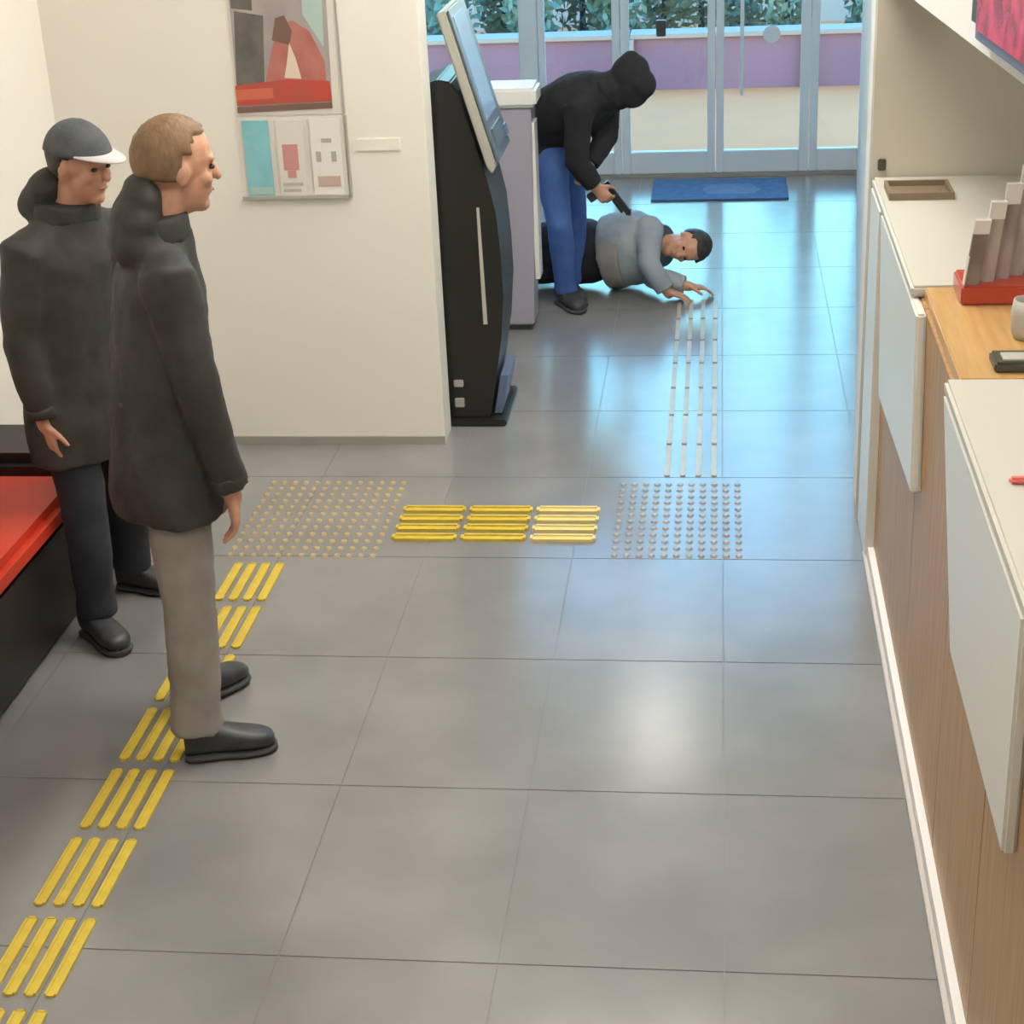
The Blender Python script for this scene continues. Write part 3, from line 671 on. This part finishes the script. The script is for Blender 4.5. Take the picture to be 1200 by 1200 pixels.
# ---- C: black hoodie, blue jeans, bending forward
fC = V((.86,-.5,0)); lC = V((.5,.86,0))
hdC = V((-.405,8.13,1.165)); hfC = V((.62,-.30,-.72)); huC = V((.70,-.20,.62))
C_, jC = figure((-.76,8.35,0), 'person in black hoodie and blue jeans bending forward over the lying person', dict(
    head=hdC, hf=hfC, hu=huC, neck=(-.505,8.15,1.095), side=lC, skin=M['skin'], hs=.88,
    torso=[((-.845,8.37,.80),.155,.130),((-.825,8.36,.89),.168,.140),((-.750,8.30,.98),.172,.155),((-.655,8.23,1.040),.182,.155),((-.580,8.18,1.085),.17,.120),((-.530,8.155,1.10),.11,.095),((-.500,8.14,1.11),.075,.075)],
    shR=(-.650,8.055,1.035), elR=(-.665,8.04,.80), wrR=(-.585,8.08,.675), handR=((.62,.05,-.75),(.3,.8,-.2),(.5,.2,.8),.75),
    shL=(-.535,8.30,1.045), elL=(-.535,8.25,.87), wrL=(-.615,8.14,.76), handL=((-.2,-.45,-.8),(-.6,-.4,.2),(.5,-.5,.3),.75),
    hipR=(-.822,8.30,.81), knR=(-.775,8.22,.45), anR=(-.762,8.33,.085), hipL=(-.765,8.45,.82), knL=(-.712,8.42,.45), anL=(-.752,8.46,.085),
    pelvis=[((-.80,8.38,.80),.148,.112),((-.80,8.37,.88),.148,.112),((-.78,8.35,.93),.135,.105)], trou_r=(.088,.076,.062,.054),
    mt=M['jeans'], mj=M['hood'], footR=((-.80,8.40),(-.675,8.19)), footL=((-.78,8.50),(-.68,8.28)),
    jblobs=[], sleeve=(.075,.066,.058,.046), hand_s=.9))
f_, l_, u_ = head_frame(hfC, huC)
bm = bmesh.new()
blob(bm, hdC + u_*.010 - f_*.020, (f_, l_, u_), (.092, .080, .100), 20)
blob(bm, hdC + u_*.050 - f_*.065, (f_, l_, u_), (.045, .045, .050), 16)
blob(bm, hdC + f_*.026 - u_*.030, (f_, l_, u_), (.100, .072, .094), 20)
blob(bm, hdC - u_*.085 - f_*.03, (f_, l_, u_), (.080, .086, .080), 20)
blob(bm, hdC - u_*.120 - f_*.05, (f_, l_, u_), (.080, .105, .070), 20)
blob(bm, hdC + f_*.050 + u_*.022, (f_, l_, u_), (.075, .072, .070), 16)
blob(bm, hdC + f_*.020 - u_*.105, (f_, l_, u_), (.062, .070, .060), 16)
blob(bm, hdC - u_*.150 - f_*.01, (f_, l_, u_), (.070, .085, .060), 16)
remesh('hood', bm, .008, M['hood'], C_, 3)
# pistol held by the bending person
G = thing('pistol', (-.545, 8.10, .64), 'dark pistol held by the person in the black hoodie', 'pistol')
gd = V((.56, .08, -.82)).normalized(); gs = V((0, 1, 0)); gs = (gs - gd*gs.dot(gd)).normalized(); gu = gd.cross(gs)
if gu.z < 0: gu = -gu
go = V((-.528, 8.135, .632)) - V(G.location)
def gbox(name, a0, a1, u0, u1, s0, s1, m, bev=.002):
    bm = bmesh.new(); bx(bm, a0, a1, s0, s1, u0, u1, bev)
    for v in bm.verts: v.co = go + gd*v.co.x + gs*v.co.y + gu*v.co.z
    return from_bm(name, bm, m, G)
gbox('slide', -.045, .150, .008, .036, -.014, .014, M['gun'])
gbox('frame', -.035, .125, -.008, .0075, -.012, .012, M['gun'])
gbox('barrel', .1505, .160, .014, .028, -.007, .007, M['greydark'])
gbox('grip', -.045, -.002, -.095, -.0085, -.013, .013, M['greydark'], .004)
for (a0, a1, u0, u1) in ((.002,.045,-.036,-.031), (.041,.046,-.031,-.0085)): gbox('trigger_guard', a0, a1, u0, u1, -.004, .004, M['gun'], .001)
gbox('trigger', .016, .020, -.026, -.0085, -.003, .003, M['gun'], .001)
gbox('front_sight', .135, .143, .0365, .041, -.002, .002, M['gun'], .0005)

# ---- D: lying on the floor, grey jacket
hdD = V((-.150,8.53,.250)); hfD = V((-.25,-.93,-.22)); huD = V((.97,-.22,.05))
sD = V((.12,.25,-.95))
D, jD = figure((-.5,8.7,0), 'person in light grey jacket and dark trousers lying on the floor', dict(
    head=hdD, hf=hfD, hu=huD, neck=(-.275,8.60,.235), side=sD, skin=M['skin2'], hs=.95,
    torso=[((-.585,8.69,.192),.183,.186),((-.55,8.685,.197),.188,.192),((-.50,8.672,.206),.193,.195),((-.44,8.655,.215),.198,.190),((-.375,8.64,.225),.190,.165),((-.315,8.62,.235),.125,.115),((-.285,8.605,.235),.088,.085)],
    shR=(-.345,8.555,.345), elR=(-.345,8.39,.20), wrR=(-.255,8.375,.065), handR=((.75,-.1,-.25),(0,-.1,-1),(.2,.9,0),.3),
    shL=(-.35,8.63,.10), elL=(-.30,8.50,.085), wrL=(-.16,8.47,.062), handL=((.95,.1,-.15),(0,-.1,-1),(.1,-.9,0),.3),
    hipR=(-.80,8.68,.265), knR=(-1.17,8.62,.24), anR=(-1.45,8.90,.12), hipL=(-.80,8.72,.11), knL=(-1.17,8.68,.10), anL=(-1.50,8.95,.09),
    pelvis=[((-.86,8.70,.185),.15,.145),((-.75,8.70,.185),.175,.178),((-.64,8.69,.19),.168,.170)], trou_r=(.100,.088,.070,.060), hip_up=(.04,0,0),
    mt=M['trouB'], mj=M['jackD'], footR=((-1.46,8.96),(-1.52,8.72)), footL=((-1.53,9.08),(-1.62,8.84)),
    jblobs=[], sleeve=(.075,.066,.060,.050)))
hair(D, hdD, hfD, huD, M['hairD'], lambda x, z, y: (z > .42+.1*x) or (x < .05 and z > -.45) or (x < .45 and z > .1), .95, .012)
face_bits(D, hdD, hfD, huD, .95)
bm = bmesh.new(); loft(bm, [((-.315,8.615,.235),.125,.115),((-.262,8.585,.240),.105,.100)], sD, 24, False); remesh('collar', bm, .009, M['collarD'], D, 3)
bm = bmesh.new(); loft(bm, [((-.575,8.672,.178),.178,.192),((-.53,8.662,.188),.181,.197),((-.46,8.646,.192),.182,.192)], sD, 28, False); remesh('lower_panel', bm, .010, M['panelD'], D, 4, .012)
